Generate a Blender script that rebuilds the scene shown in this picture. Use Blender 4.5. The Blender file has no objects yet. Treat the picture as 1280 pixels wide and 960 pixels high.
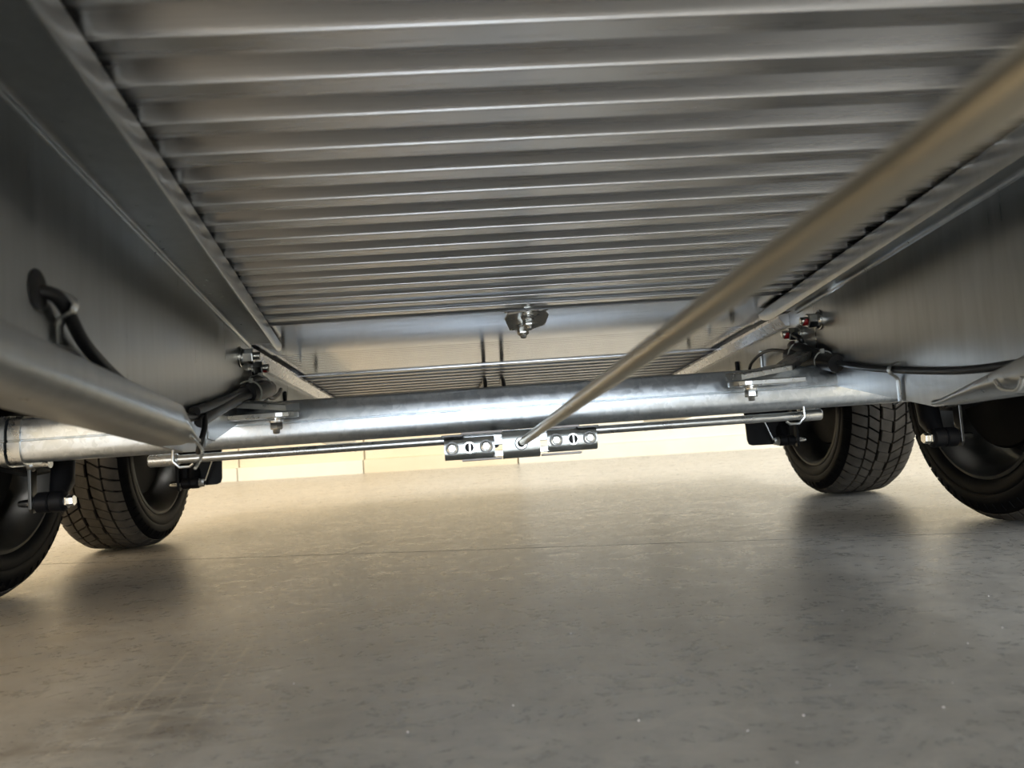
import bpy, bmesh, math, random
from mathutils import Vector, Matrix
random.seed(7)
SC = bpy.context.scene
COL = SC.collection
R = math.radians

# ------------------------------------------------------------------ camera
CAM_H = .245
YAW, PITCH, ROLL = R(3.2), math.atan(57/961.), R(4.0)
fwd = Vector((math.sin(YAW)*math.cos(PITCH), math.cos(YAW)*math.cos(PITCH), math.sin(PITCH)))
r0 = Vector((math.cos(YAW), -math.sin(YAW), 0)); u0 = r0.cross(fwd)
rt = math.cos(ROLL)*r0 - math.sin(ROLL)*u0
up = math.sin(ROLL)*r0 + math.cos(ROLL)*u0
cd = bpy.data.cameras.new('camera'); cam = bpy.data.objects.new('camera', cd); COL.objects.link(cam)
M = Matrix.Identity(4)
for i in range(3):
    M[i][0] = rt[i]; M[i][1] = up[i]; M[i][2] = -fwd[i]
M.translation = (0, 0, CAM_H)
cam.matrix_world = M
cd.sensor_width = 36; cd.lens = 961/1280*36; cd.clip_start = .01
cd.dof.use_dof = True; cd.dof.focus_distance = 1.42; cd.dof.aperture_fstop = 6.5
SC.camera = cam

# ------------------------------------------------------------------ world, light, exposure
SC.view_settings.view_transform = 'Standard'; SC.view_settings.look = 'None'
SC.view_settings.gamma = 1; SC.view_settings.use_curve_mapping = False
SC.view_settings.exposure = -.12
W = bpy.data.worlds.new('world'); SC.world = W; W.use_nodes = True
W.node_tree.nodes['Background'].inputs[0].default_value = (.85, .92, 1, 1)
W.node_tree.nodes['Background'].inputs[1].default_value = .25
HALL_ROT = R(-13)
HR = Matrix.Rotation(HALL_ROT, 4, 'Z')
WALL_D = 5.45          # back wall distance, hall frame
def area(name, loc, rot, sx, sy, power, col):
    ld = bpy.data.lights.new(name, 'AREA'); ld.shape = 'RECTANGLE'; ld.size = sx; ld.size_y = sy
    ld.energy = power; ld.color = col
    o = bpy.data.objects.new(name, ld); COL.objects.link(o)
    o.matrix_world = HR @ Matrix.Translation(loc) @ rot
    return o
CEIL = 5.0
LAMPS = [(x, y) for x in (-5.5, 0, 5.5) for y in (-6, -1.5, 3.0)]
WARM, COOL = (1, .84, .61), (.80, .90, 1)
for (x, y) in LAMPS:
    area('lamp_light', (x, y, CEIL-.13), Matrix.Identity(4), .5, 3.4,
         {-5.5: 235, 0: 175, 5.5: 190}[x]*(.36 if y > 2 else 1), {-5.5: WARM, 0: (1, .985, .965), 5.5: (.91, .965, 1)}[x])
# daylight entering by the open roller door in the right wall and the one behind the viewer
area('door_daylight', (8.9, -1.0, 2.0), Matrix.Rotation(R(90), 4, 'Y'), 3.6, 5.0, 340, COOL)
area('front_door_daylight', (1.5, -9.4, 2.0), Matrix.Rotation(R(90), 4, 'X'), 5.0, 3.6, 640, COOL)

# ------------------------------------------------------------------ materials
def mat(name): 
    m = bpy.data.materials.new(name); m.use_nodes = True
    nt = m.node_tree; b = nt.nodes['Principled BSDF']
    return m, nt, b
def N(nt, t, **kw):
    n = nt.nodes.new(t)
    for k, v in kw.items():
        if hasattr(n, k): setattr(n, k, v)
    return n
def coords(nt, scale=(1, 1, 1), kind='Object', rot=(0, 0, 0)):
    tc = N(nt, 'ShaderNodeTexCoord'); mp = N(nt, 'ShaderNodeMapping')
    mp.inputs['Scale'].default_value = scale; mp.inputs['Rotation'].default_value = rot
    nt.links.new(tc.outputs[kind], mp.inputs[0]); return mp.outputs[0]
def noise(nt, vec, scale, detail=3, rough=.55, dist=0):
    n = N(nt, 'ShaderNodeTexNoise'); n.inputs['Scale'].default_value = scale
    n.inputs['Detail'].default_value = detail; n.inputs['Roughness'].default_value = rough; n.inputs['Distortion'].default_value = dist
    nt.links.new(vec, n.inputs['Vector']); return n.outputs['Fac']
def ramp(nt, fac, stops):
    r = N(nt, 'ShaderNodeValToRGB'); e = r.color_ramp.elements
    while len(e) < len(stops): e.new(.5)
    for i, (p, c) in enumerate(stops):
        e[i].position = p; e[i].color = c if len(c) == 4 else (*c, 1)
    nt.links.new(fac, r.inputs[0]); return r.outputs[0]
def maprange(nt, fac, a, b, c, d):
    m = N(nt, 'ShaderNodeMapRange')
    for i, v in enumerate((a, b, c, d)): m.inputs[i+1].default_value = v
    nt.links.new(fac, m.inputs[0]); return m.outputs[0]
def math_(nt, op, a, b):
    m = N(nt, 'ShaderNodeMath'); m.operation = op
    for i, v in enumerate((a, b)):
        if isinstance(v, (int, float)): m.inputs[i].default_value = v
        else: nt.links.new(v, m.inputs[i])
    return m.outputs[0]
def mix(nt, fac, a, b, blend='MIX'):
    m = N(nt, 'ShaderNodeMix'); m.data_type = 'RGBA'; m.blend_type = blend
    if isinstance(fac, (int, float)): m.inputs[0].default_value = fac
    else: nt.links.new(fac, m.inputs[0])
    for i, v in ((6, a), (7, b)):
        if isinstance(v, tuple): m.inputs[i].default_value = (*v[:3], 1)
        else: nt.links.new(v, m.inputs[i])
    return m.outputs[2]
def bump(nt, b, h, strength, dist=.001):
    n = N(nt, 'ShaderNodeBump'); n.inputs['Strength'].default_value = strength; n.inputs['Distance'].default_value = dist
    nt.links.new(h, n.inputs['Height']); nt.links.new(n.outputs[0], b.inputs['Normal'])
def metal(name, c0, c1, rough0, rough1, scale=(1, 1, 1), ns=30, bstr=0, spangle=False):
    m, nt, b = mat(name)
    v = coords(nt, scale)
    if spangle:
        vo = N(nt, 'ShaderNodeTexVoronoi'); vo.inputs['Scale'].default_value = ns
        wv = N(nt, 'ShaderNodeVectorMath'); wv.operation = 'ADD'
        nz = N(nt, 'ShaderNodeTexNoise'); nz.inputs['Scale'].default_value = 60; nz.inputs['Detail'].default_value = 2
        nt.links.new(v, nz.inputs['Vector'])
        sc = N(nt, 'ShaderNodeVectorMath'); sc.operation = 'SCALE'; sc.inputs['Scale'].default_value = .02
        nt.links.new(nz.outputs['Color'], sc.inputs[0]); nt.links.new(v, wv.inputs[0]); nt.links.new(sc.outputs[0], wv.inputs[1])
        nt.links.new(wv.outputs[0], vo.inputs['Vector'])
        sep = N(nt, 'ShaderNodeSeparateColor'); nt.links.new(vo.outputs['Color'], sep.inputs[0])
        f = math_(nt, 'ADD', math_(nt, 'MULTIPLY', sep.outputs[0], .55), math_(nt, 'MULTIPLY', noise(nt, v, 9, 4), .45))
    else:
        f = noise(nt, v, ns, 4)
    nt.links.new(ramp(nt, f, [(.25, c0), (.75, c1)]), b.inputs['Base Color'])
    nt.links.new(maprange(nt, f, .25, .75, rough0, rough1), b.inputs['Roughness'])
    b.inputs['Metallic'].default_value = 1
    if bstr: bump(nt, b, f, bstr, .0006)
    return m
def plain(name, c, rough=.5, metallic=0, var=.15, ns=40, spec=.5):
    m, nt, b = mat(name)
    f = noise(nt, coords(nt), ns, 4)
    lo = tuple(x*(1-var) for x in c); hi = tuple(min(1, x*(1+var)) for x in c)
    nt.links.new(ramp(nt, f, [(.3, lo), (.7, hi)]), b.inputs['Base Color'])
    nt.links.new(maprange(nt, f, .3, .7, rough*.9, min(1, rough*1.1)), b.inputs['Roughness'])
    b.inputs['Metallic'].default_value = metallic; b.inputs['Specular IOR Level'].default_value = spec
    return m
MAT = {}
MAT['alu'] = metal('extruded_aluminium', (.62, .62, .63), (.72, .72, .73), .24, .34, (.6, 30, 30), 4, 0)
MAT['alu_sheet'] = metal('bright_aluminium_sheet', (.66, .68, .72), (.78, .80, .84), .10, .17, (1.2, 40, 40), 3, .01)
MAT['rail'] = metal('galvanised_rail', (.44, .46, .47), (.56, .58, .59), .26, .38, (12, 12, 1.4), 5, .05)
MAT['galv'] = metal('spangled_galvanised', (.68, .73, .78), (.82, .86, .90), .28, .40, (1, 1, 1), 130, .08, spangle=True)
MAT['zinc'] = metal('zinc_plated', (.62, .62, .60), (.78, .78, .75), .18, .28, (1, 1, 1), 60)
MAT['steel'] = metal('plated_steel', (.58, .59, .58), (.74, .75, .74), .24, .34, (1, 1, 1), 40)
MAT['eq_steel'] = metal('blue_zinc_plate', (.55, .57, .55), (.68, .70, .68), .26, .36, (1, 1, 1), 40)
MAT['rod'] = metal('drawn_rod', (.62, .57, .46), (.66, .61, .50), .26, .32, (60, .5, 60), 3)
MAT['white_tab'] = plain('pale_tab', (.72, .68, .68), .45)
MAT['black'] = plain('black_paint', (.006, .006, .007), .45, spec=.22)
MAT['cable'] = plain('black_cable_sheath', (.012, .012, .013), .4)
MAT['tie'] = plain('translucent_tie', (.42, .42, .38), .4)
MAT['red'] = plain('red_paint', (.35, .01, .012), .4)
MAT['rim'] = metal('grey_rim', (.09, .09, .088), (.14, .14, .135), .34, .44, (1, 1, 1), 20)
def rubber():
    m, nt, b = mat('tyre_rubber')
    f = noise(nt, coords(nt), 35, 5)
    nt.links.new(ramp(nt, f, [(.3, (.0035, .0035, .004)), (.7, (.007, .007, .0075))]), b.inputs['Base Color'])
    b.inputs['Roughness'].default_value = .5; b.inputs['Specular IOR Level'].default_value = .08
    return m
MAT['rubber'] = rubber()
def tread_mat():
    m, nt, b = mat('tyre_tread')
    f = noise(nt, coords(nt), 28, 5)
    nt.links.new(ramp(nt, f, [(.3, (.058, .052, .044)), (.7, (.105, .094, .080))]), b.inputs['Base Color'])
    b.inputs['Roughness'].default_value = .75; b.inputs['Specular IOR Level'].default_value = .3
    return m
MAT['tread'] = tread_mat()
def concrete():
    m, nt, b = mat('power_floated_concrete')
    v = coords(nt); vs = coords(nt, (1.6, 1, 1), rot=(0, 0, R(16)))
    big = noise(nt, v, .9, 3); mid = noise(nt, vs, 9, 6, .62); fine = noise(nt, v, 70, 5, .7)
    f = math_(nt, 'ADD', math_(nt, 'MULTIPLY', big, .3), math_(nt, 'ADD', math_(nt, 'MULTIPLY', mid, .4), math_(nt, 'MULTIPLY', fine, .3)))
    c = ramp(nt, f, [(.30, (.225, .222, .215)), (.5, (.335, .332, .322)), (.70, (.45, .445, .43))])
    # pale and dark swirling trowel marks
    tw = noise(nt, coords(nt, (1, 1.4, 1), rot=(0, 0, R(-25))), 13, 10, .74, 1.6)
    c = mix(nt, maprange(nt, tw, .44, .78, 0, .8), c, (.56, .54, .50))
    dk = noise(nt, coords(nt, (1, 1.3, 1), rot=(0, 0, R(40))), 6, 6, .58, 1.2)
    c = mix(nt, maprange(nt, dk, .40, .80, 0, .45), c, (.19, .18, .165))
    # tan dirt along the left, partly warm light painted into the colour
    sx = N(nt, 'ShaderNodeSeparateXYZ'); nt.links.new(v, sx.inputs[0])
    dust_warm_light = math_(nt, 'MULTIPLY', maprange(nt, math_(nt, 'ADD', sx.outputs[0], math_(nt, 'MULTIPLY', noise(nt, v, 4, 6, .7), .5)), -.35, .12, .62, 0), maprange(nt, noise(nt, v, 18, 7, .7), .3, .7, .5, 1))
    c = mix(nt, dust_warm_light, c, (.36, .29, .20))
    # ladder-like tyre print
    mp = N(nt, 'ShaderNodeMapping'); nt.links.new(v, mp.inputs[0]); mp.vector_type = 'TEXTURE'
    mp.inputs['Location'].default_value = (-.327, .86, 0); mp.inputs['Rotation'].default_value = (0, 0, R(5.5))
    sp = N(nt, 'ShaderNodeSeparateXYZ'); nt.links.new(mp.outputs[0], sp.inputs[0])
    ax = math_(nt, 'ABSOLUTE', sp.outputs[0], 0); ay = math_(nt, 'ABSOLUTE', sp.outputs[1], 0)
    wob = noise(nt, v, 9, 6, .7)
    inx = maprange(nt, math_(nt, 'ADD', ax, math_(nt, 'MULTIPLY', wob, .05)), .08, .10, 1, 0)
    iny = maprange(nt, math_(nt, 'ADD', ay, math_(nt, 'MULTIPLY', wob, .16)), .20, .32, 1, 0)
    rung = maprange(nt, math_(nt, 'SINE', math_(nt, 'MULTIPLY', sp.outputs[1], 250), 0), .55, .9, 0, .7)
    col_ = maprange(nt, math_(nt, 'SINE', math_(nt, 'MULTIPLY', sp.outputs[0], 175), 0), .86, .97, 0, 1)
    area_ = math_(nt, 'MULTIPLY', inx, iny)
    pr = math_(nt, 'MULTIPLY', math_(nt, 'MULTIPLY', math_(nt, 'MAXIMUM', rung, col_), area_), maprange(nt, wob, .38, .56, .15, 1))
    c = mix(nt, math_(nt, 'MULTIPLY', area_, .22), c, (.20, .175, .14))
    c = mix(nt, math_(nt, 'MULTIPLY', pr, .6), c, (.50, .46, .38))
    # dark rubber scuffs nearer the viewer
    m2 = N(nt, 'ShaderNodeMapping'); nt.links.new(v, m2.inputs[0]); m2.vector_type = 'TEXTURE'
    m2.inputs['Location'].default_value = (-.34, .735, 0)
    s2 = N(nt, 'ShaderNodeSeparateXYZ'); nt.links.new(m2.outputs[0], s2.inputs[0])
    sc = math_(nt, 'MULTIPLY', math_(nt, 'MULTIPLY', maprange(nt, math_(nt, 'ABSOLUTE', s2.outputs[0], 0), .07, .16, 1, 0), maprange(nt, math_(nt, 'ABSOLUTE', s2.outputs[1], 0), .05, .11, 1, 0)),
               maprange(nt, noise(nt, coords(nt, (1, 2, 1)), 14, 7, .75, .8), .44, .66, 0, .7))
    c = mix(nt, sc, c, (.12, .095, .07))
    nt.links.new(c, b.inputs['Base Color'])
    nt.links.new(maprange(nt, math_(nt, 'ADD', math_(nt, 'MULTIPLY', tw, .6), math_(nt, 'MULTIPLY', fine, .4)), .3, .7, .20, .40), b.inputs['Roughness'])
    b.inputs['Specular IOR Level'].default_value = .6
    bump(nt, b, math_(nt, 'ADD', math_(nt, 'MULTIPLY', tw, .6), math_(nt, 'MULTIPLY', fine, .25)), .5, .0015)
    return m
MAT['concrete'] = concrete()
def wallmat(name, a, b_):
    m, nt, b = mat(name)
    f = noise(nt, coords(nt), 3, 6, .6)
    nt.links.new(ramp(nt, f, [(.35, a), (.65, b_)]), b.inputs['Base Color']); b.inputs['Roughness'].default_value = .6
    return m
MAT['wall'] = wallmat('beige_panel', (.74, .65, .48), (.80, .71, .54))
MAT['wall_pale'] = wallmat('pale_panel', (.82, .77, .65), (.88, .83, .71))
MAT['ceiling'] = wallmat('pale_ceiling', (.55, .52, .46), (.6, .57, .5))
def emit(name, c, s):
    m, nt, b = mat(name); b.inputs['Emission Color'].default_value = (*c, 1); b.inputs['Emission Strength'].default_value = s
    b.inputs['Base Color'].default_value = (.8, .8, .8, 1); return m
MAT['lamp_on'] = emit('lit_diffuser', (1, .9, .75), 8)

# ------------------------------------------------------------------ mesh helpers
class MB:
    def __init__(s): s.v = []; s.f = []; s.mi = []
    def add(s, v, f, m=0):
        o = len(s.v); s.v += [tuple(p) for p in v]; s.f += [tuple(i+o for i in q) for q in f]; s.mi += [m]*len(f); return s
    def box(s, c, d, mw=None, m=0):
        c = Vector(c); hx, hy, hz = (x/2 for x in d)
        v = [Vector((x, y, z)) for x in (-hx, hx) for y in (-hy, hy) for z in (-hz, hz)]
        v = [(mw @ p if mw else p) + c for p in v]
        return s.add(v, [(0, 1, 3, 2), (4, 6, 7, 5), (0, 4, 5, 1), (2, 3, 7, 6), (0, 2, 6, 4), (1, 5, 7, 3)], m)
    def prism(s, poly, ex, m=0):
        """poly: 3D points, ex: extrusion vector"""
        n = len(poly); ex = Vector(ex)
        v = [Vector(p) for p in poly] + [Vector(p)+ex for p in poly]
        f = [tuple(range(n))[::-1], tuple(range(n, 2*n))] + [(i, (i+1) % n, (i+1) % n+n, i+n) for i in range(n)]
        return s.add(v, f, m)
    def tube(s, path, r, n=10, m=0, caps=True):
        P = [Vector(p) for p in path]; rr = r if isinstance(r, (list, tuple)) else [r]*len(P)
        v = []; f = []; prev = None
        for i, p in enumerate(P):
            d = (P[min(i+1, len(P)-1)] - P[max(i-1, 0)]).normalized()
            a = prev if prev else (Vector((0, 0, 1)) if abs(d.z) < .9 else Vector((1, 0, 0)))
            a = (a - d*a.dot(d)).normalized(); prev = a; b = d.cross(a)
            for k in range(n):
                t = 2*math.pi*k/n; v.append(p + (a*math.cos(t)+b*math.sin(t))*rr[i])
        for i in range(len(P)-1):
            for k in range(n):
                f.append((i*n+k, i*n+(k+1) % n, (i+1)*n+(k+1) % n, (i+1)*n+k))
        if caps:
            f.append(tuple(range(n))[::-1]); f.append(tuple(range((len(P)-1)*n, len(P)*n)))
        return s.add(v, f, m)
    def lathe(s, prof, n=24, axis='Z', m=0, closed=False, c=(0, 0, 0)):
        """prof: (r, h) list"""
        v = []; f = []; c = Vector(c)
        for (r, h) in prof:
            for k in range(n):
                t = 2*math.pi*k/n; a, b = r*math.cos(t), r*math.sin(t)
                v.append(c + Vector({'Z': (a, b, h), 'X': (h, a, b), 'Y': (b, h, a)}[axis]))
        L = len(prof)
        for i in range(L if closed else L-1):
            j = (i+1) % L
            for k in range(n):
                f.append((i*n+k, i*n+(k+1) % n, j*n+(k+1) % n, j*n+k))
        if not closed:
            f.append(tuple(range(n))[::-1]); f.append(tuple(range((L-1)*n, L*n)))
        return s.add(v, f, m)
    def loft(s, secs, m=0):
        n = len(secs[0]); v = [p for q in secs for p in q]
        f = [(i*n+k, i*n+k+1, (i+1)*n+k+1, (i+1)*n+k) for i in range(len(secs)-1) for k in range(n-1)]
        return s.add(v, f, m)
    def mesh(s, name, mats, smooth=35):
        me = bpy.data.meshes.new(name); me.from_pydata(s.v, [], s.f)
        for x in (mats if isinstance(mats, (list, tuple)) else [mats]): me.materials.append(MAT[x])
        me.polygons.foreach_set('material_index', s.mi)
        bm = bmesh.new(); bm.from_mesh(me); bmesh.ops.recalc_face_normals(bm, faces=bm.faces); bm.to_mesh(me); bm.free()
        if smooth:
            me.polygons.foreach_set('use_smooth', [True]*len(me.polygons))
            me.set_sharp_from_angle(angle=R(smooth))
        return me
WM = {}
I4 = Matrix.Identity(4)
def put(name, me, parent=None, mw=I4, label=None, cat=None, group=None, kind=None):
    o = bpy.data.objects.new(name, me); COL.objects.link(o)
    if parent:
        o.parent = parent; o.matrix_parent_inverse = WM[parent.name].inverted()
    o.matrix_basis = mw.copy(); WM[o.name] = mw.copy()
    if label: o['label'] = label
    if cat: o['category'] = cat
    if group: o['group'] = group
    if kind: o['kind'] = kind
    return o
def solidify(o, t, off=0):
    md = o.modifiers.new('thickness', 'SOLIDIFY'); md.thickness = t; md.offset = off
    o.modifiers.new('face_normals', 'WEIGHTED_NORMAL').weight = 90; return o
def bevel(o, w, seg=2):
    md = o.modifiers.new('bevel', 'BEVEL'); md.width = w; md.segments = seg; md.limit_method = 'ANGLE'; md.angle_limit = R(40); return o
def frame(origin, z, x=None):
    z = Vector(z).normalized(); x = Vector(x) if x else (Vector((0, 0, 1)) if abs(z.z) < .9 else Vector((1, 0, 0)))
    x = (x - z*x.dot(z)).normalized(); y = z.cross(x)
    m = Matrix.Identity(4)
    for i in range(3): m[i][0] = x[i]; m[i][1] = y[i]; m[i][2] = z[i]
    m.translation = origin; return m

# ------------------------------------------------------------------ the hall
def hall(p): return HR @ Vector(p)
floor = put('floor', None, kind='structure'); floor.empty_display_size = .2
JA, JB = Vector((-.542, 1.788)), Vector((.973, 1.342))
jd = (JB-JA).normalized(); jn = Vector((-jd.y, jd.x))
def slab(side):
    a = JA - jd*11 + jn*side*.0028; b = JB + jd*11 + jn*side*.0028
    far = jn*side*13
    pts = [a, b, b+far, a+far]
    if side < 0: pts = pts[::-1]
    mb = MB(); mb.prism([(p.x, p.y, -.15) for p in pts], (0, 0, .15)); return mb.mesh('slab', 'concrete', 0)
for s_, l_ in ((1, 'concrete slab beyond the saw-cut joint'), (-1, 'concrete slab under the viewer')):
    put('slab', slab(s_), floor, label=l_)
ja, jb = JA-jd*11, JB+jd*11
mb = MB(); mb.prism([(p.x, p.y, -.1) for p in (ja-jn*.0027, jb-jn*.0027, jb+jn*.0027, ja+jn*.0027)], (0, 0, .0998)); put('joint_filler', mb.mesh('joint_filler', 'black', 0), floor)

wb = put('wall_back', None, kind='structure')
edges = [-9.2, -6.9, -4.6, -3.1, -2.09, -.93, 1.35, 3.7, 6.0, 9.2]
for i in range(len(edges)-1):
    a, b = edges[i]+.006, edges[i+1]-.006
    pale = i in (4, 5)
    mb = MB(); mb.box(((a+b)/2, WALL_D+.1, 2.55), (b-a, .2, 4.9))
    bevel(put('wall_panel', mb.mesh('wall_panel', 'wall_pale' if i == 5 else 'wall', 0), wb, HR.copy()), .004)
    mb = MB(); mb.box(((a+b)/2, WALL_D+.085, .05), (b-a, .23, .10))
    put('plinth', mb.mesh('plinth', 'wall_pale' if i != 4 else 'wall', 0), wb, HR.copy())
for nm, c, d in (('wall_left', (-9.3, -2, 2.5), (.2, 15.5, 5)),):
    mb = MB(); mb.box(c, d); put(nm, mb.mesh(nm, 'wall', 0), None, HR.copy(), kind='structure')
mb = MB()   # right wall and front wall with open roller doors
mb.box((9.1, 3.6, 2.5), (.2, 4.2, 5)).box((9.1, -6.6, 2.5), (.2, 6.2, 5)).box((9.1, -1, 4.4), (.2, 5, 1.2))
put('wall_right', mb.mesh('wall_right', 'wall', 0), None, HR.copy(), kind='structure')
mb = MB(); mb.box((-5.2, -9.6, 2.5), (8.4, .2, 5)).box((6.6, -9.6, 2.5), (5.2, .2, 5)).box((1.5, -9.6, 4.4), (5, .2, 1.2))
put('wall_front', mb.mesh('wall_front', 'wall', 0), None, HR.copy(), kind='structure')
mb = MB(); mb.box((0, -2, CEIL+.1), (18.8, 15.6, .2)); put('ceiling', mb.mesh('ceiling', 'ceiling', 0), None, HR.copy(), kind='structure')
col_n = {-5.5: 'left', 0: 'middle', 5.5: 'right'}; row_n = {-6: 'front', -1.5: 'centre', 3.0: 'rear'}
for (x, y) in LAMPS:
    o = put('ceiling_light', None, None, HR @ Matrix.Translation((x, y, CEIL)),
            f'long white ceiling light, {row_n[y]} one of the {col_n[x]} row above the trailer hall', 'lamp', 'ceiling lights of the hall')
    mb = MB(); mb.prism([(-.3, -1.75, 0), (.3, -1.75, 0), (.26, -1.75, -.1), (-.26, -1.75, -.1)], (0, 3.5, 0))
    put('housing', mb.mesh('housing', 'wall_pale', 0), o, WM[o.name])
    mb = MB(); mb.box((0, 0, -.108), (.48, 3.4, .012)); put('diffuser', mb.mesh('diffuser', 'lamp_on', 0), o, WM[o.name])

# ------------------------------------------------------------------ the trailer
CXT = .067                         # trailer centre line
PT = .065                          # nose-up pitch (bed falls towards the rear)
def zbed(y): return CAM_H + .3 - PT*y
T = Matrix.Translation((0, 0, CAM_H+.3)) @ Matrix.Rotation(-math.atan(PT), 4, 'X')
KY = math.sqrt(1+PT*PT)
trailer = put('trailer', None, None, Matrix.Translation((CXT, 1.8, 0)),
              'galvanised tandem-axle trailer seen from below, ribbed aluminium floor over four black wheels', 'trailer')
trailer.empty_display_size = .3

# --- bed of transverse aluminium planks
BX0, BX1 = -.80, .94
mb = MB()
y0, y1 = -.04, 3.02
mb.box(((BX0+BX1)/2, (y0+y1)/2, .031), (BX1-BX0, y1-y0, .006))
bed = put('bed_deck', mb.mesh('bed_deck', 'alu', 0), trailer, T)
PER = .0585*KY
prof = [(0, .0008), (.0002, -.0002), (.0009, -.0009), (.0018, -.0010), (.0026, -.0005), (.0031, 0), (.0250, 0), (.0258, .0004), (.0264, .0014), (.0266, .0095), (.0285, .0106), (.034, .0102),
        (.041, .0087), (.047, .0068), (.0515, .0051), (.0545, .0037), (.0565, .0025), (.0578, .0014), (PER-.0001, .0006)]
def plank_mesh():
    mb = MB(); poly = [(BX0, y, z) for (y, z) in prof] + [(BX0, PER-.0001, .027), (BX0, 0, .027)]
    mb.prism(poly, (BX1-BX0, 0, 0)); return mb.mesh('floor_plank', 'alu', 60)
pm = plank_mesh()
def plank(k, y=None):
    yy = (.490 + .0585*k)*KY if y is None else y
    put('floor_plank', pm, bed, T @ Matrix.Translation((0, yy, 0)))
for k in range(-9, 15): plank(k)
yl = (.490+.0585*15)*KY
def sheet(y0, y1, z, nm):
    mb = MB(); mb.box(((BX0+BX1)/2, (y0+y1)/2, (z+.027)/2), (BX1-BX0, y1-y0, .027-z))
    bevel(put('smooth_sheet', mb.mesh('smooth_sheet', 'alu_sheet', 0), bed, T, label=nm), .002)
sheet(yl+.001, 1.655*KY, .001, 'smooth bright aluminium floor sheet')
ya, yb = 1.659*KY, 1.975*KY; ns = 14; st = (yb-ya)/ns; pf = []
for i in range(ns):
    q = ya+i*st; pf += [(BX0, q, .003), (BX0, q+st*.80, .003), (BX0, q+st*.86, .0042), (BX0, q+st*.94, .0042)]
mb = MB(); mb.prism(pf + [(BX0, yb, .003), (BX0, yb, .027), (BX0, ya, .027)], (BX1-BX0, 0, 0))
put('grooved_sheet', mb.mesh('grooved_sheet', 'alu_sheet', 20), bed, T, label='bright aluminium floor sheet with fine grooves')
k = 0
while 1.98+.0585*k < 2.98:
    plank(0, (1.98+.0585*k)*KY); k += 1
# side edge profiles of the bed
for x in (BX0-.02, BX1+.02):
    mb = MB(); mb.box((x, (y0+y1)/2, .01), (.04, y1-y0, .08)); bevel(put('edge_profile', mb.mesh('edge_profile', 'alu', 0), bed, T), .004)

# --- fastener meshes (axis +Z)
def nut_mesh(af, h, flange):
    mb = MB(); r = af/2/math.cos(R(30))
    mb.lathe([(flange, 0), (flange, .0016), (r*.98, .0045)], 24)
    def hexr(rr, z): return [(rr*math.cos(R(60*k)), rr*math.sin(R(60*k)), z) for k in range(6)]
    v = hexr(r*.92, .003)+hexr(r, .005)+hexr(r, h-.002)+hexr(r*.9, h)
    f = [(i*6+k, i*6+(k+1) % 6, (i+1)*6+(k+1) % 6, (i+1)*6+k) for i in range(3) for k in range(6)]+[tuple(range(18, 24))]
    mb.add(v, f); return mb.mesh('nut', 'zinc', 25)
def stud_mesh(r, h):
    mb = MB(); p = [(r*.9, 0)]; n = int(h/.002)
    for i in range(n): p += [(r, i*.002+.0004), (r*.88, i*.002+.0014)]
    p += [(r*.85, h-.001), (r*.6, h)]
    mb.lathe(p, 16); return mb.mesh('stud', 'zinc', 25)
def washer_mesh(r, h):
    mb = MB(); mb.lathe([(r, 0), (r, h*.8), (r*.93, h)], 28); return mb.mesh('washer', 'zinc', 30)
nutL, studL, washL = nut_mesh(.024, .021, .016), stud_mesh(.0078, .036), washer_mesh(.0185, .003)
nutM, studM, washM = nut_mesh(.019, .016, .0115), stud_mesh(.006, .026), washer_mesh(.0135, .0025)
nutS, studS = nut_mesh(.010, .008, .0065), stud_mesh(.003, .0115)
def fastener(parent, pos, axis, n, s, w=None, spin=0):
    m = frame(pos, axis) @ Matrix.Rotation(R(spin), 4, 'Z')
    off = 0
    if w: put('washer', w, parent, m); off = .003
    put('nut', n, parent, m @ Matrix.Translation((0, 0, off)))
    put('stud', s, parent, m)
def paint_mark(parent, pos, axis, r):
    mb = MB(); n = 7
    prof_ = [(r+.0006, .0)]
    v = []; f = []
    for i, hh in enumerate((.0, .004, .009)):
        for k in range(n):
            t = R(-70 + 150*k/(n-1) + (12 if i == 1 else 0)); q = r+.0008
            v.append((q*math.cos(t), q*math.sin(t), hh*(1-.35*abs(k-3)/3)))
    f = [(i*n+k, i*n+k+1, (i+1)*n+k+1, (i+1)*n+k) for i in range(2) for k in range(n-1)]
    mb.add(v, f)
    solidify(put('paint_mark', mb.mesh('paint_mark', 'red'), parent, frame(pos, axis) @ Matrix.Rotation(R(200), 4, 'Z'), label='red paint mark'), .0008)

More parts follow.
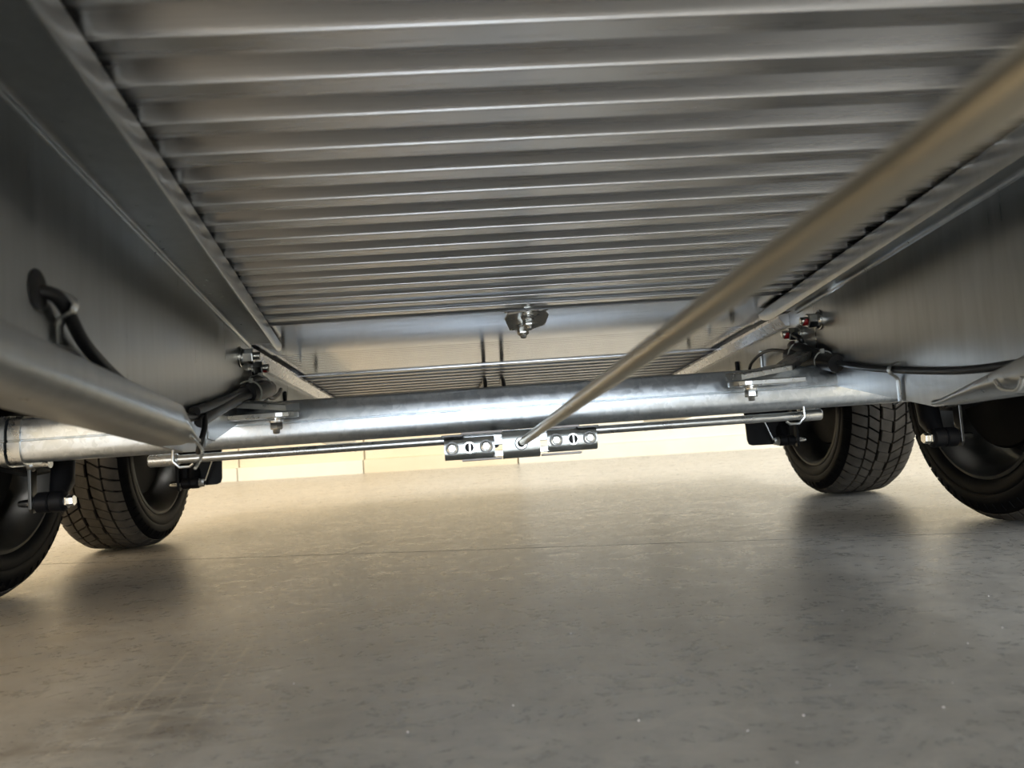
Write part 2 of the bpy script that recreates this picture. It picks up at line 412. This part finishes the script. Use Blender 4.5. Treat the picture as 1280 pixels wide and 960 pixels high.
# --- converging chassis rails (C section with lips)
RAILS = {}
def rail(side, a, b, zb, tap, fw, lipspec, lab):
    """side -1 left, +1 right; a,b plan line of the web; zb(y) bottom height; tap: points (y,z) of the tapered end; fw flange width"""
    a, b = Vector(a), Vector(b)
    def X(y, off=0): return a.x + (b.x-a.x)*(y-a.y)/(b.y-a.y) - side*off
    y0, yend = -.45, 1.56
    pts = [(y0, zbed(y0)-.003), (yend, zbed(yend)-.003)] + tap + [(y0, zb(y0))]
    mb = MB(); mb.prism([(X(y), y, z) for y, z in pts], (side*.004, 0, 0))
    web = put('chassis_rail', mb.mesh('chassis_rail', 'rail', 0), trailer, label=lab)
    # upper flange with down-turned lip
    secs = []; ys = [y0+i*(1.40-y0)/14 for i in range(15)] + [1.43, 1.455, 1.475, 1.488, 1.495]
    for y in ys:
        w = fw(y); lip = .027
        if y > 1.40: lip = .027*max(.12, math.sqrt(max(0, 1-((y-1.40)/.097)**2)))
        zt = zbed(y)-.0025
        q = [(0, -.009), (.001, -.005), (.0035, -.0022), (.008, -.001), (w*.5, -.001), (w-.005, -.001), (w-.0015, -.0025), (w, -.006), (w, -lip*.6-.003), (w, -lip-.004)]
        secs.append([Vector((X(y, o), y, zt+dz)) for o, dz in q])
    mb = MB(); mb.loft(secs)
    solidify(put('upper_flange', mb.mesh('upper_flange', 'rail', 60), web), .003)
    # lower flange with up-turned lip
    secs = []; e0, e1, hl = lipspec
    ys = [y0+i*(e1-y0)/12 for i in range(13)] + [e1+(e0-e1)*t for t in (.25, .5, .75, .92, 1)]
    for y in ys:
        t = 0 if y <= e1 else (y-e1)/(e0-e1)
        lip = max(.003, hl*(1-t)); wd = .045
        z = zb(y)
        q = [(-.001, .006), (.0005, .002), (.004, 0), (wd-.020, 0), (wd-.013, .0015), (wd-.007, min(.004, lip*.3)), (wd-.0025, min(.009, lip*.5)), (wd, min(.016, lip*.7)), (wd, lip), (wd-.003, lip+.002), (wd-.006, lip+.0015)]
        secs.append([Vector((X(y, o), y, z+dz)) for o, dz in q])
    mb = MB(); mb.loft(secs)
    solidify(put('lower_flange', mb.mesh('lower_flange', 'rail', 60), web), .003)
    RAILS[side] = (web, X)
    n = Vector((b.y-a.y, -(b.x-a.x), 0)).normalized()*(-side)
    for i, (y, z) in enumerate(((1.385, .408), (1.49, .396))):
        p = Vector((X(y), y, z)) + n*.0002
        fastener(web, p, n, nutL, studL, washL, 15+i*12)
        if side == 1 or i == 1: paint_mark(web, p+n*.0245, n, .0078)
    return web, X
zl = lambda y: .284-.083*(y-.521)
railL, XL = rail(-1, (-.309, .534), (-.42, 1.53), zl, [(1.56, .300), (1.44, .302), (1.06, .246), (.98, zl(.98))],
                 lambda y: .077-.0165*(y-.45), (.87, .80, .031), 'left converging galvanised rail')
zr = lambda y: .236+.05*(1.0-y)
railR, XR = rail(1, (.618, .791), (.668, 1.57), zr, [(1.56, .300), (1.47, .302), (1.02, .236)],
                 lambda y: .080-.003*(y-.45), (.945, .76, .034), 'right converging galvanised rail')

# --- rear longitudinal members above the axles
for side, x in ((-1, -.442), (1, .664)):
    y0, y1 = 1.50, 2.95
    def zz(y, d): return zbed(y)-d
    mb = MB(); mb.prism([(x, y0, zz(y0, .0)), (x, y1, zz(y1, 0)), (x, y1, zz(y1, .15)), (x, y0, zz(y0, .15))], (side*.004, 0, 0))
    rr = put('bed_rail', mb.mesh('bed_rail', 'rail', 0), trailer)
    mb = MB(); yA, yB = 1.535, y1
    mb.prism([(x-side*.0005, yA, zz(yA, .001)), (x-side*.022, yA, zz(yA, .004)), (x-side*.022, yA, zz(yA, .010)), (x-side*.009, yA, zz(yA, .027)), (x-side*.0005, yA, zz(yA, .027))], (0, yB-yA, -PT*(yB-yA)))
    put('top_strip', mb.mesh('top_strip', 'alu', 0), rr)
    for i, y in enumerate((1.70, 1.86, 2.05, 2.25)):
        mb = MB(); mb.box((x-side*.003, y, zz(y, .075)), (.006, .010, .05)); bevel(put('rib', mb.mesh('rib', 'galv' if i % 2 == 0 else 'black', 0), rr), .002)

# --- axle beams
def axle(yf):
    zc = .284
    P = [(yf+.014, .322), (yf+.006, .316), (yf+.001, .300), (yf, .2862), (yf+.0018, .2840), (yf-.001, .2818), (yf-.001, .266), (yf+.002, .255), (yf+.009, .248), (yf+.02, .2455),
         (yf+.055, .2455), (yf+.068, .25), (yf+.075, .265), (yf+.075, .30), (yf+.066, .318), (yf+.055, .322)]
    mb = MB(); mb.prism([(-.775, y, z) for y, z in P], (.775+.91, 0, 0))
    o = put('axle_beam', mb.mesh('axle_beam', 'galv', 40), trailer)
    for side in (-1, 1):
        xe = CXT + side*.845
        def ring(k, x): return [Vector((x, yf+.037+(y-yf-.037)*k, zc+(z-zc)*k)) for y, z in P]
        for k0, d0, xx in ((1.14, .012, xe), (1.08, .020, xe-side*.024)):
            mb = MB(); mb.prism(ring(k0, xx), (side*d0, 0, 0)); put('end_collar', mb.mesh('end_collar', 'steel', 40), o)
        # trailing arm to the hub
        yc = yf + .15
        mb = MB(); mb.prism([(xe+side*.012, yf-.005, .325), (xe+side*.012, yf+.085, .322), (xe+side*.012, yc+.03, .275), (xe+side*.012, yc+.03, .225), (xe+side*.012, yc-.03, .222), (xe+side*.012, yf, .244)], (side*.035, 0, 0))
        bevel(put('trailing_arm', mb.mesh('trailing_arm', 'black', 0), o), .006)
    return o
axle1, axle2 = axle(1.33), axle(2.02)

# --- wheels (axis along X)
RT, WT = .2625, .196
def wheel_meshes():
    n = 72
    hw = WT/2
    # carcass with smooth sidewalls, closed ring (r, x)
    sw = [(.172, -.078), (.176, -.088), (.190, -.0965), (.206, -.0985), (.209, -.0972), (.212, -.0985), (.226, -.0965), (.2395, -.090), (.246, -.084)]
    full = sw + [(.2535, -.076), (.2545, 0), (.2535, .076)] + [(r, -x) for r, x in sw[::-1]] + [(.170, .06), (.170, -.06)]
    mb = MB(); mb.lathe(full, n, 'X', closed=True)
    # shoulder fins on the sidewall
    for k in range(60):
        for s in (-1, 1):
            t = 2*math.pi*k/60
            c, s_ = math.cos(t), math.sin(t); rad = Vector((0, c, s_)); tan = Vector((0, -s_, c)); ax = Vector((s, 0, 0))
            p = [rad*.228+ax*.0962, rad*.241+ax*.0895]
            v = [p[0]-tan*.0012, p[0]+tan*.0012, p[1]+tan*.0012, p[1]-tan*.0012]
            v2 = [q+ax*.0022 for q in v]
            mb.add(v+v2, [(0, 1, 2, 3), (4, 5, 6, 7), (0, 1, 5, 4), (1, 2, 6, 5), (2, 3, 7, 6), (3, 0, 4, 7)])
    tyre = mb.mesh('tyre', 'rubber', 40)
    # tread: five rows of blocks standing proud of the carcass
    mb = MB()
    rows = [(-.086, -.052, 54, .012, 1), (-.047, -.021, 54, .016, 1), (-.016, .016, 54, .010, 0), (.021, .047, 54, -.016, 1), (.052, .086, 54, -.012, 1)]
    def rad_at(x): return RT - .0045*(abs(x)/.07)**2.6*.6 - (0.009 if abs(x) > .08 else 0)
    for ri, (x0, x1, cnt, sk, kind_) in enumerate(rows):
        for k in range(cnt):
            g = .09 if kind_ else .035
            t0 = (k+g + .31*ri)/cnt*2*math.pi; t1 = (k+1-g+.31*ri)/cnt*2*math.pi
            v = []
            xs = [x0, (x0+x1)/2, x1]
            if kind_ == 0 and k % 2: xs = [x0+.004, 0.001, x1]
            if kind_ == 0 and not k % 2: xs = [x0, -.001, x1-.004]
            for rr in (0, 1):
                for j, x in enumerate(xs):
                    for t in (t0, (t0+t1)/2, t1):
                        tt = t + sk*(x-x0)/(x1-x0)*4
                        r_ = rad_at(x) if rr else .247
                        v.append((x, r_*math.cos(tt), r_*math.sin(tt)))
            f = []
            for j in range(2):
                for q in range(2):
                    i0 = 9+j*3+q; f.append((i0, i0+1, i0+4, i0+3))
            ringv = [0, 1, 2, 5, 8, 7, 6, 3]
            f += [(ringv[i], ringv[(i+1) % 8], ringv[(i+1) % 8]+9, ringv[i]+9) for i in range(8)]
            mb.add(v, f)
    tread = mb.mesh('tread', 'tread', 30)
    # rim: barrel with flanges; inboard side is -x for local frame
    mb = MB()
    barrel = [(.180, -.092), (.180, -.088), (.172, -.084), (.168, -.070), (.160, -.062), (.157, -.030), (.148, -.015), (.148, .03), (.160, .05), (.166, .075), (.172, .084), (.180, .088), (.180, .092),
              (.172, .0915), (.164, .08), (.157, .055), (.145, .033), (.145, -.013), (.153, -.032), (.156, -.064), (.164, -.074), (.169, -.089), (.174, -.0935)]
    mb.lathe(barrel, 64, 'X', closed=True); rim = mb.mesh('rim', 'rim', 40)
    # disc with round holes between spokes, outboard
    mb = MB(); nh = 10
    n = 80
    def pt(r, t, x): return (x, r*math.cos(t), r*math.sin(t))
    rads = [(.05, .040), (.085, .048), (.100, .050), (.128, .046), (.148, .030)]
    v = []; f = []
    for th in (0, .004):
        for (r, x) in rads:
            for k in range(n): v.append(pt(r, 2*math.pi*k/n, x+th))
    L = len(rads)
    for i in range(L-1):
        for k in range(n):
            if i == 2 and k % 8 in (2, 3, 4, 5): 
                continue
            a = [i*n+k, i*n+(k+1) % n, (i+1)*n+(k+1) % n, (i+1)*n+k]
            f.append(tuple(a)); f.append(tuple(q+L*n for q in a))
    mb.add(v, f); disc = mb.mesh('wheel_disc', 'rim', 40)
    mb = MB()
    mb.lathe([(.03, -.055), (.045, -.05), (.118, -.042), (.122, -.038), (.122, -.032), (.112, -.028), (.112, -.005), (.105, 0), (.06, .01), (.05, .042), (.03, .06), (.02, .075)], 40, 'X')
    drum = mb.mesh('brake_drum', 'rubber', 35)
    return tyre, tread, rim, disc, drum
WMESH = wheel_meshes()
WX = {-1: -.861-WT/2+.0, 1: .992+WT/2}
for side, sn in ((-1, 'left'), (1, 'right')):
    for yc, yn in ((1.475, 'near'), (2.17, 'far')):
        mw = Matrix.Translation((WX[side]-((.030 if side > 0 else -.008) if yc > 2 else 0), yc, RT)) @ (Matrix.Rotation(R(180), 4, 'Z') if side < 0 else I4) @ Matrix.Rotation(random.uniform(0, .3), 4, 'X')
        w = put('wheel', WMESH[0], trailer, mw, label=f'{yn} {sn} black trailer wheel')
        for nm, me in zip(('tread', 'rim', 'wheel_disc', 'brake_drum'), WMESH[1:]): put(nm, me, w, mw)

# --- unseen mudguards over each wheel pair, added to shade the tyres
for side in (-1, 1):
    x = WX[side]; secs = []
    prof_ = [(1.17, .24), (1.175, .42), (1.22, .53), (1.32, .585), (1.8, .60), (2.33, .585), (2.43, .53), (2.475, .42), (2.48, .24)]
    secs = [[Vector((x+dx, y, z)) for y, z in prof_] for dx in (-.115, .115)]
    mb = MB(); mb.loft(secs); 
    for dx in (side*.115,):
        mb.add([(x+dx, y, z) for y, z in prof_] + [(x+dx, y, z-.05 if 1.2 < y < 2.47 else z) for y, z in prof_], [(i, i+1, i+10, i+9) for i in range(8)])
    solidify(put('shade_mudguard', mb.mesh('shade_mudguard', 'black', 50), trailer), .004)

# --- shock mounts beside the wheels
def shock_mount(y, side, near):
    xb = {(1, 1): .853, (-1, 1): -.716, (1, 0): .805, (-1, 0): -.695}[(side, near)]
    s = side; z = .174 if near else .165
    rb = .0185 if near else .014; ln = .052 if near else .045
    mb = MB(); mb.lathe([(rb*.75, 0), (rb, .004), (rb, ln*.45), (rb*.86, ln*.5), (rb, ln*.55), (rb, ln-.004), (rb*.75, ln)], 24)
    o = put('shock_mount', mb.mesh('shock_mount', 'black', 35), trailer, frame((xb+s*.012, y, z), (s, 0, 0)))
    m = WM[o.name]
    mb = MB(); mb.lathe([(.0095, -.013), (.0105, -.010), (.0105, -.004), (.0125, -.0035), (.0125, 0)], 6 if near else 12); put('bolt_head', mb.mesh('bolt_head', 'zinc', 20), o, m)
    mb = MB(); mb.lathe([(.007, ln), (.007, ln+.022), (.0055, ln+.03)], 12); put('bolt_shank', mb.mesh('bolt_shank', 'zinc', 30), o, m)
    fastener(o, Vector((xb+s*(.012+ln+.012), y, z)), (s, 0, 0), nutS, studS)
    # hanger lever from the axle beam
    xl = xb+s*(.012+ln+.004)
    top = .252
    mb = MB(); mb.prism([(xl, y-.009, top), (xl, y+.012, top), (xl, y+.009, z-.012), (xl, y+.003, z-.018), (xl, y-.005, z-.018), (xl, y-.010, z-.01)], (s*.006, 0, 0))
    bevel(put('hanger', mb.mesh('hanger', 'rim' if near else 'black', 0), o), .001)
    # damper body running up and rearwards
    mb = MB(); mb.tube([(xb+s*.03, y, z), (xb+s*.034, y+.03, z+.03), (xb+s*.05, y+.07, z+.10)], [.012, .02, .02], 16); put('damper_body', mb.mesh('damper_body', 'black', 40), o)
    if not near:
        xi, xo = (.738, .858) if s > 0 else (-.655, -.775)
        yy = y+.02
        pl = [(xi, yy, .262), (xi+s*.003, yy, .172), (xi+s*.007, yy, .161), (xi+s*.016, yy, .157), (xo, yy, .155), (xo, yy, .262)]
        mb = MB(); mb.prism(pl, (0, .006, 0)); put('bracket_plate', mb.mesh('bracket_plate', 'black', 0), o)
        mb = MB(); mb.tube([(xb-s*.002, y, z+.004), (xb-s*.03, y-.01, .232)], .0018, 8); put('wire', mb.mesh('wire', 'steel', 40), o)
    else:
        mb = MB(); mb.lathe([(.010, -.03), (.013, -.026), (.013, .0), (.009, .004), (.009, .03)], 16, 'X', c=(xl, y, .243)); put('adjuster', mb.mesh('adjuster', 'steel', 35), o)
for y, nr in ((1.42, 1), (2.03, 0)):
    for s in (-1, 1): shock_mount(y, s, nr)

# --- axle clamps: sloping shoulder plate, rounded ear and vertical bolt
for side, web, xb in ((-1, railL, -.318), (1, railR, .474)):
    y = 1.275
    yw = 1.43; xw = (XL if side < 0 else XR)(yw)
    mb = MB()
    xi = xb - side*.022
    xm_ = xb+side*.07
    st = [(xi, y-.022, .301), (xm_, y-.014, .312), (xm_+side*.03, y+.02, .324), (xw, yw-.02, .348)]
    secs = [[Vector((x_, y_, z_)), Vector((x_, y_, z_+.010)), Vector((x_-side*.012, y_+.045, z_+.014)), Vector((x_-side*.012, y_+.045, z_+.002)), Vector((x_, y_, z_))] for x_, y_, z_ in st]
    mb.loft(secs); mb.add(secs[0][:4], [(0, 1, 2, 3)]); mb.add(secs[-1][:4], [(0, 1, 2, 3)]); o = put('axle_clamp', mb.mesh('axle_clamp', 'steel', 0), trailer); bevel(o, .002)
    mb = MB(); pts = [(xb+side*.09, y+.045), (xb+side*.09, y-.018)] + [(xb-side*.004-side*.030*math.sin(R(t)), y+.012-.03*math.cos(R(t))) for t in range(0, 181, 20)]
    mb.prism([(px, py, .291) for px, py in pts], (0, 0, .009)); bevel(put('ear', mb.mesh('ear', 'steel', 0), o), .0015)
    fastener(o, Vector((xb, y, .291)), (0, 0, -1), nutM, studM, washM, 10)

# --- transverse tube under the near axle
mb = MB(); mb.tube([(-.49, 1.305, .2345), (.60, 1.305, .2345)], .0072, 20); ct = put('cross_tube', mb.mesh('cross_tube', 'steel', 40), trailer)
for side, xa, xb in ((-1, -.535, -.487), (1, .572, .605)):
    mb = MB(); mb.lathe([(.0085, 0), (.0102, .002), (.0102, abs(xb-xa)-.002), (.0085, abs(xb-xa))], 20, 'X', c=(xa, 1.305, .2345)); put('sleeve', mb.mesh('sleeve', 'steel', 35), ct)
    xm = -.478 if side < 0 else .556
    mb = MB(); mb.tube([(xm+side*.012, 1.29, .25), (xm+side*.014, 1.292, .232), (xm+side*.004, 1.293, .2215), (xm-side*.012, 1.294, .2215), (xm-side*.018, 1.294, .226)], .0022, 8); put('retaining_clip', mb.mesh('retaining_clip', 'steel', 40), ct)

# --- brake equaliser on the tube
EQX, EQY, EQZ = .0795, 1.272, .2215
def saddle(x0, x1, zc, hh, d, mname, t=.003):
    """curved channel plate bulging towards the front"""
    mb = MB(); secs = []
    for x in (x0, x1):
        secs.append([Vector((x, EQY+d*(abs(k)/6.)**3.4, zc+hh/2*math.sin(R(k*15)))) for k in range(-6, 7)])
    mb.loft(secs); return mb.mesh(mname, 'eq_steel', 60)
eq = put('brake_equaliser', saddle(EQX-.031, EQX+.031, EQZ+.001, .044, .022, 'brake_equaliser'), trailer, label='plated brake equaliser yoke'); solidify(eq, .004, 0)
def ring_mesh(r0, r1, h):
    mb = MB(); mb.lathe([(r0, 0), (r0, h), (r1, h), (r1, 0)], 24, closed=True); return mb.mesh('bushing', 'zinc', 30)
rg = ring_mesh(.0062, .0092, .003)
mb = MB(); mb.lathe([(.0112, 0), (.0112, .0014)], 24); put('dark_gap_ring', mb.mesh('dark_gap_ring', 'rim', 30), eq, frame((EQX, EQY-.001, EQZ), (0, -1, 0)))  # dark disc standing in for the shaded gap around the bushing
put('bushing', rg, eq, frame((EQX, EQY-.001, EQZ), (0, -1, 0)))
mb = MB(); mb.lathe([(.0064, 0), (.0064, .001)], 20); hole = mb.mesh('hole', 'black', 0)
put('hole', hole, eq, frame((EQX, EQY-.003, EQZ), (0, -1, 0)))
for s in (-1, 1):
    x0, x1 = EQX+s*.127, EQX+s*.044
    zc = EQZ + s*.001
    pl = put('side_channel', saddle(min(x0, x1), max(x0, x1), zc, .034, .018, 'side_channel'), eq); solidify(pl, .003, 0)
    for i, dx in enumerate((.058, .086, .114)):
        p = Vector((EQX+s*dx, EQY-.0025, zc))
        if i == 1:
            put('bushing', ring_mesh(.0075, .0095, .002), eq, frame(p, (0, -1, 0))); put('hole', hole, eq, frame(p, (0, -1, 0)) @ Matrix.Scale(1.15, 4))
            mb = MB(); mb.box(p+Vector((.001, -.0012, 0)), (.0025, .001, .014)); put('slot_bar', mb.mesh('slot_bar', 'zinc', 0), eq)
        else:
            mb = MB(); mb.lathe([(.0112, 0), (.0112, .0006)], 24); put('dark_gap_ring', mb.mesh('dark_gap_ring', 'rim', 30), eq, frame(p, (0, -1, 0)))  # dark disc outlining the nut, painted in as a shaded groove
            put('washer', washer_mesh(.0088, .0015), eq, frame(p, (0, -1, 0)))
            put('nut', nutS, eq, frame(p+Vector((0, -.001, 0)), (0, -1, 0)) @ Matrix.Rotation(R(20*i), 4, 'Z'))
            put('stud', studS, eq, frame(p, (0, -1, 0)))
    # link plates between channel and yoke, pale tabs above and below
    for dz, w in ((.008, .013), (-.0125, .010)):
        mb = MB(); mb.box((EQX+s*.037, EQY+.006, zc+dz), (.020, .003, w)); bevel(put('link_plate', mb.mesh('link_plate', 'rail' if dz > 0 else 'zinc', 0), eq), .001)
    mb = MB(); mb.box((EQX+s*.066, EQY+.004, EQZ-.0215-.0), (.066, .022, .0032)); bevel(put('tab', mb.mesh('tab', 'white_tab', 0), eq), .001)
    mb = MB(); mb.box((EQX+s*.064, EQY+.004, EQZ+.0225), (.068, .022, .0036)); bevel(put('tab', mb.mesh('tab', 'white_tab', 0), eq), .001)
    mb = MB(); mb.box((EQX+s*.113, EQY+.010, EQZ+.020), (.036, .02, .004)); bevel(put('spacer', mb.mesh('spacer', 'rim', 0), eq), .001)
mb = MB(); mb.box((EQX, EQY+.024, EQZ+.012), (.19, .012, .016)); bevel(put('back_bar', mb.mesh('back_bar', 'steel', 0), eq), .002)

_c = Matrix.Translation((0, EQY, EQZ)); eq.matrix_basis = _c @ Matrix.Rotation(-math.atan(PT), 4, 'X') @ _c.inverted()

# --- brake cables leaving the equaliser to the rear
for s, x in ((-1, .038), (1, .100)):
    xc = x-s*.006
    P = [(x, 1.29, .222), (x, 1.40, .222), (x, 1.6, .228), (x+s*.01, 1.84, .238), (x+s*.008, 1.96, .232), (x+s*.006, 2.05, .25), (x, 2.07, .29), (xc, 2.07, .34), (xc, 2.09, .378), (xc, 2.15, .393), (xc, 2.25, .390), (xc+s*.02, 2.5, .372)]
    mb = MB(); mb.tube(P, .0055, 10); put('brake_cable', mb.mesh('brake_cable', 'cable', 60), trailer)

# --- brake rod running forward past the viewer
A_, B_ = Vector((.0795, 1.285, .2215)), Vector((.1235, -.10, .327))
def along(t): return A_ + (B_-A_)*t
mb = MB(); mb.tube([along(t) for t in (0, .036, .042, .3, .6, 1)], [.0048, .0048, .0066, .0066, .0066, .0066], 24)
rod = put('brake_rod', mb.mesh('brake_rod', 'rod', 50), trailer)

# --- bolt plate under the deck
mb = MB()
poly = [(-.040, -.010), (-.034, -.030), (.006, -.045), (.030, -.040), (.041, -.016), (.037, .024), (.012, .042), (-.030, .040)]
mb.prism([(x, y, -.004) for x, y in poly], (0, 0, .005))
BPM = T @ Matrix.Translation((.113, 1.41*KY, -.006)) @ Matrix.Rotation(R(-13), 4, 'X')
bp = put('bolt_plate', mb.mesh('bolt_plate', 'steel', 0), trailer, BPM, label='faceted steel bolt plate'); bevel(bp, .0015)
dn = (BPM.to_3x3() @ Vector((0, 0, -1))).normalized()
for x, y in ((.003, -.018), (-.006, .018)):
    fastener(bp, BPM @ Vector((x, y, -.004)), dn, nutM, studM, washM, 5)
mb = MB(); mb.box((.004, -.058, .002), (.026, .034, .006)); bevel(put('plate_tongue', mb.mesh('plate_tongue', 'steel', 0), bp, BPM), .001)

# --- wiring along the rails
def onR(y, z, off=.008): return (XR(y, off), y, z)
def onL(y, z, off=.008): return (XL(y, off), y, z)
def smooth(P, n=6):
    P = [Vector(p) for p in P]; out = []
    for i in range(len(P)-1):
        p0, p1, p2, p3 = P[max(i-1, 0)], P[i], P[i+1], P[min(i+2, len(P)-1)]
        for k in range(n):
            t = k/n
            out.append(.5*((2*p1)+(-p0+p2)*t+(2*p0-5*p1+4*p2-p3)*t*t+(-p0+3*p1-3*p2+p3)*t**3))
    out.append(P[-1]); return out
def wire(P, r, nm='wiring_cable', par=trailer, m='cable'):
    mb = MB(); mb.tube(smooth(P), r, 10); return put(nm, mb.mesh(nm, m, 60), par)
wR = wire([onR(.35, .30), onR(.6, .282), onR(.827, .279), onR(.952, .281), onR(1.105, .294), onR(1.222, .308), onR(1.33, .326), onR(1.40, .338, .012)], .0052)
wire([onR(1.30, .320, .012), onR(1.36, .330, .02), onR(1.42, .340, .03), onR(1.47, .352, .03)], .016, 'connector_sleeve', wR)
wire([onR(1.35, .333, .016), onR(1.40, .352, .024), onR(1.46, .366, .022), onR(1.50, .372, .012)], .012, 'connector_sleeve', wR)
wire([onR(1.37, .318, .02), onR(1.42, .326, .03), onR(1.46, .334, .035)], .011, 'connector_sleeve', wR)
wire([onR(1.46, .355, .02), onR(1.60, .375, .03), onR(1.72, .360, .03), onR(1.75, .335, .03)], .0035, 'branch_wire', wR)
wire([onR(1.44, .372, .016), onR(1.44, .382, .02), onR(1.465, .392, .022)], .005, 'branch_wire', wR)
def tie(y, zc, rr, side, off, par):
    on = onR if side > 0 else onL
    P = [on(y, zc+rr*math.sin(R(a)), off+rr*math.cos(R(a))) for a in range(-110, 131, 20)]
    mb = MB(); mb.tube(P, .0016, 6); put('cable_tie', mb.mesh('cable_tie', 'tie', 60), par)
    mb = MB(); mb.box(Vector(on(y, zc+rr*1.0, off+rr*.2)), (.006, .006, .008)); put('tie_head', mb.mesh('tie_head', 'tie', 0), par)
tie(1.345, .328, .019, 1, .014, wR); tie(1.445, .350, .024, 1, .02, wR)
def clip(y, zc, z0, side, par, w=.011):
    on = onR if side > 0 else onL
    P = [(z0-.004, .012), (z0, .003), (zc-.016, .003), (zc-.010, .006), (zc-.006, .013), (zc, .016), (zc+.006, .014), (zc+.010, .008), (zc+.011, .002)]
    secs = [[Vector(on(y+dy, z, o)) for z, o in P] for dy in (-w/2, w/2)]
    mb = MB(); mb.loft(secs); solidify(put('cable_clip', mb.mesh('cable_clip', 'steel', 60), par), .0012)
clip(1.108, .294, .247, 1, wR)
wire([onR(.80, .262, .052), onR(.79, .252, .052), onR(.765, .250, .052), onR(.755, .262, .052)], .0025, 'wire_hook', wR, 'steel')
wire([onR(.735, .272, .052), onR(.725, .26, .054), onR(.715, .243, .054)], .0025, 'wire_hook', wR, 'steel')
wL = wire([onL(.575, .372, -.012), onL(.59, .372, .004), onL(.61, .365), onL(.66, .335), onL(.78, .305), onL(.95, .288), onL(1.06, .296), onL(1.16, .314), onL(1.28, .332), onL(1.40, .350, .014), onL(1.52, .362, .014)], .0055)
wire([onL(1.02, .284, .012), onL(1.10, .300, .016), onL(1.22, .318, .016), onL(1.36, .338, .02), onL(1.48, .352, .02)], .0085, 'branch_wire', wL)
wire([onL(1.00, .296, .01), onL(1.12, .312, .014), onL(1.26, .330, .012), onL(1.42, .360, .016), onL(1.50, .378, .012)], .0075, 'branch_wire', wL)
wire([onL(1.34, .338, .018), onL(1.42, .348, .03), onL(1.50, .356, .03)], .017, 'connector_sleeve', wL)
wire([onL(1.40, .362, .014), onL(1.47, .372, .02), onL(1.53, .366, .02)], .009, 'connector_sleeve', wL)
wire([onL(1.5, .352, .02), onL(1.62, .345, .02), onL(1.72, .358, .02), onL(1.80, .375, .016)], .0045, 'branch_wire', wL)
wire([onL(1.04, .296, .014), onL(1.0, .276, .022), onL(.985, .258, .02), onL(1.0, .244, .012)], .0035, 'branch_wire', wL)
tie(1.36, .340, .022, -1, .018, wL); tie(1.46, .354, .026, -1, .018, wL)
clip(1.10, .304, .262, -1, wL, .009); clip(.612, .366, .335, -1, wL, .012)
mb = MB(); mb.lathe([(.0155, -.003), (.0155, .0), (.012, .0015)], 24); put('grommet', mb.mesh('grommet', 'cable', 30), wL, frame(onL(.582, .373, .001), (1, .11, 0)))
wire([onL(.82, .262, .048), onL(.86, .245, .05), onL(.825, .228, .05)], .0016, 'wire_hook', wL, 'steel')
# stiffening crease plates at the tapered ends of the rails
for side, web, XX, on, y in ((-1, railL, XL, onL, 1.085), (1, railR, XR, onR, 1.34), (-1, railL, XL, onL, 1.36)):
    zz_ = .252 if y < 1.2 else (.30 if y > 1.35 else .290)
    secs = [[Vector(on(y+dy, zz_-.002, o)), Vector(on(y+dy, zz_+.032, o))] for dy, o in ((-.006, .0004), (-.0015, .003), (.0015, .003), (.006, .0004))]
    mb = MB(); mb.loft(secs); put('crease', mb.mesh('crease', 'rail', 20), web)

# ------------------------------------------------------------------ grit on the floor
spots = [(.197, .60), (.62, .93), (.345, .72), (.47, .80), (.40, .66), (.545, .80), (.30, .68), (.25, .62), (.515, .70), (.56, .70), (.50, .68), (.12, .64), (.43, .92), (.02, .70), (-.07, .66), (.36, .61), (.60, .73), (.48, .76), (.10, .92), (.21, .54), (.14, .52), (-.20, .82)]
for i, (x, y) in enumerate(spots):
    bm = bmesh.new(); bmesh.ops.create_icosphere(bm, subdivisions=1, radius=random.uniform(.0006, .0014))
    for v in bm.verts: v.co = Vector((v.co.x*random.uniform(.8, 1.5), v.co.y*random.uniform(.8, 1.3), v.co.z*random.uniform(.5, .9)))
    zmin = min(v.co.z for v in bm.verts)
    me = bpy.data.meshes.new('grit_crumb'); bm.to_mesh(me); bm.free(); me.materials.append(MAT['white_tab'])
    put('grit_crumb', me, None, Matrix.Translation((x, y, -zmin)), 'tiny pale grit crumb lying on the grey concrete under the trailer', 'grit', 'grit crumbs on the concrete floor')
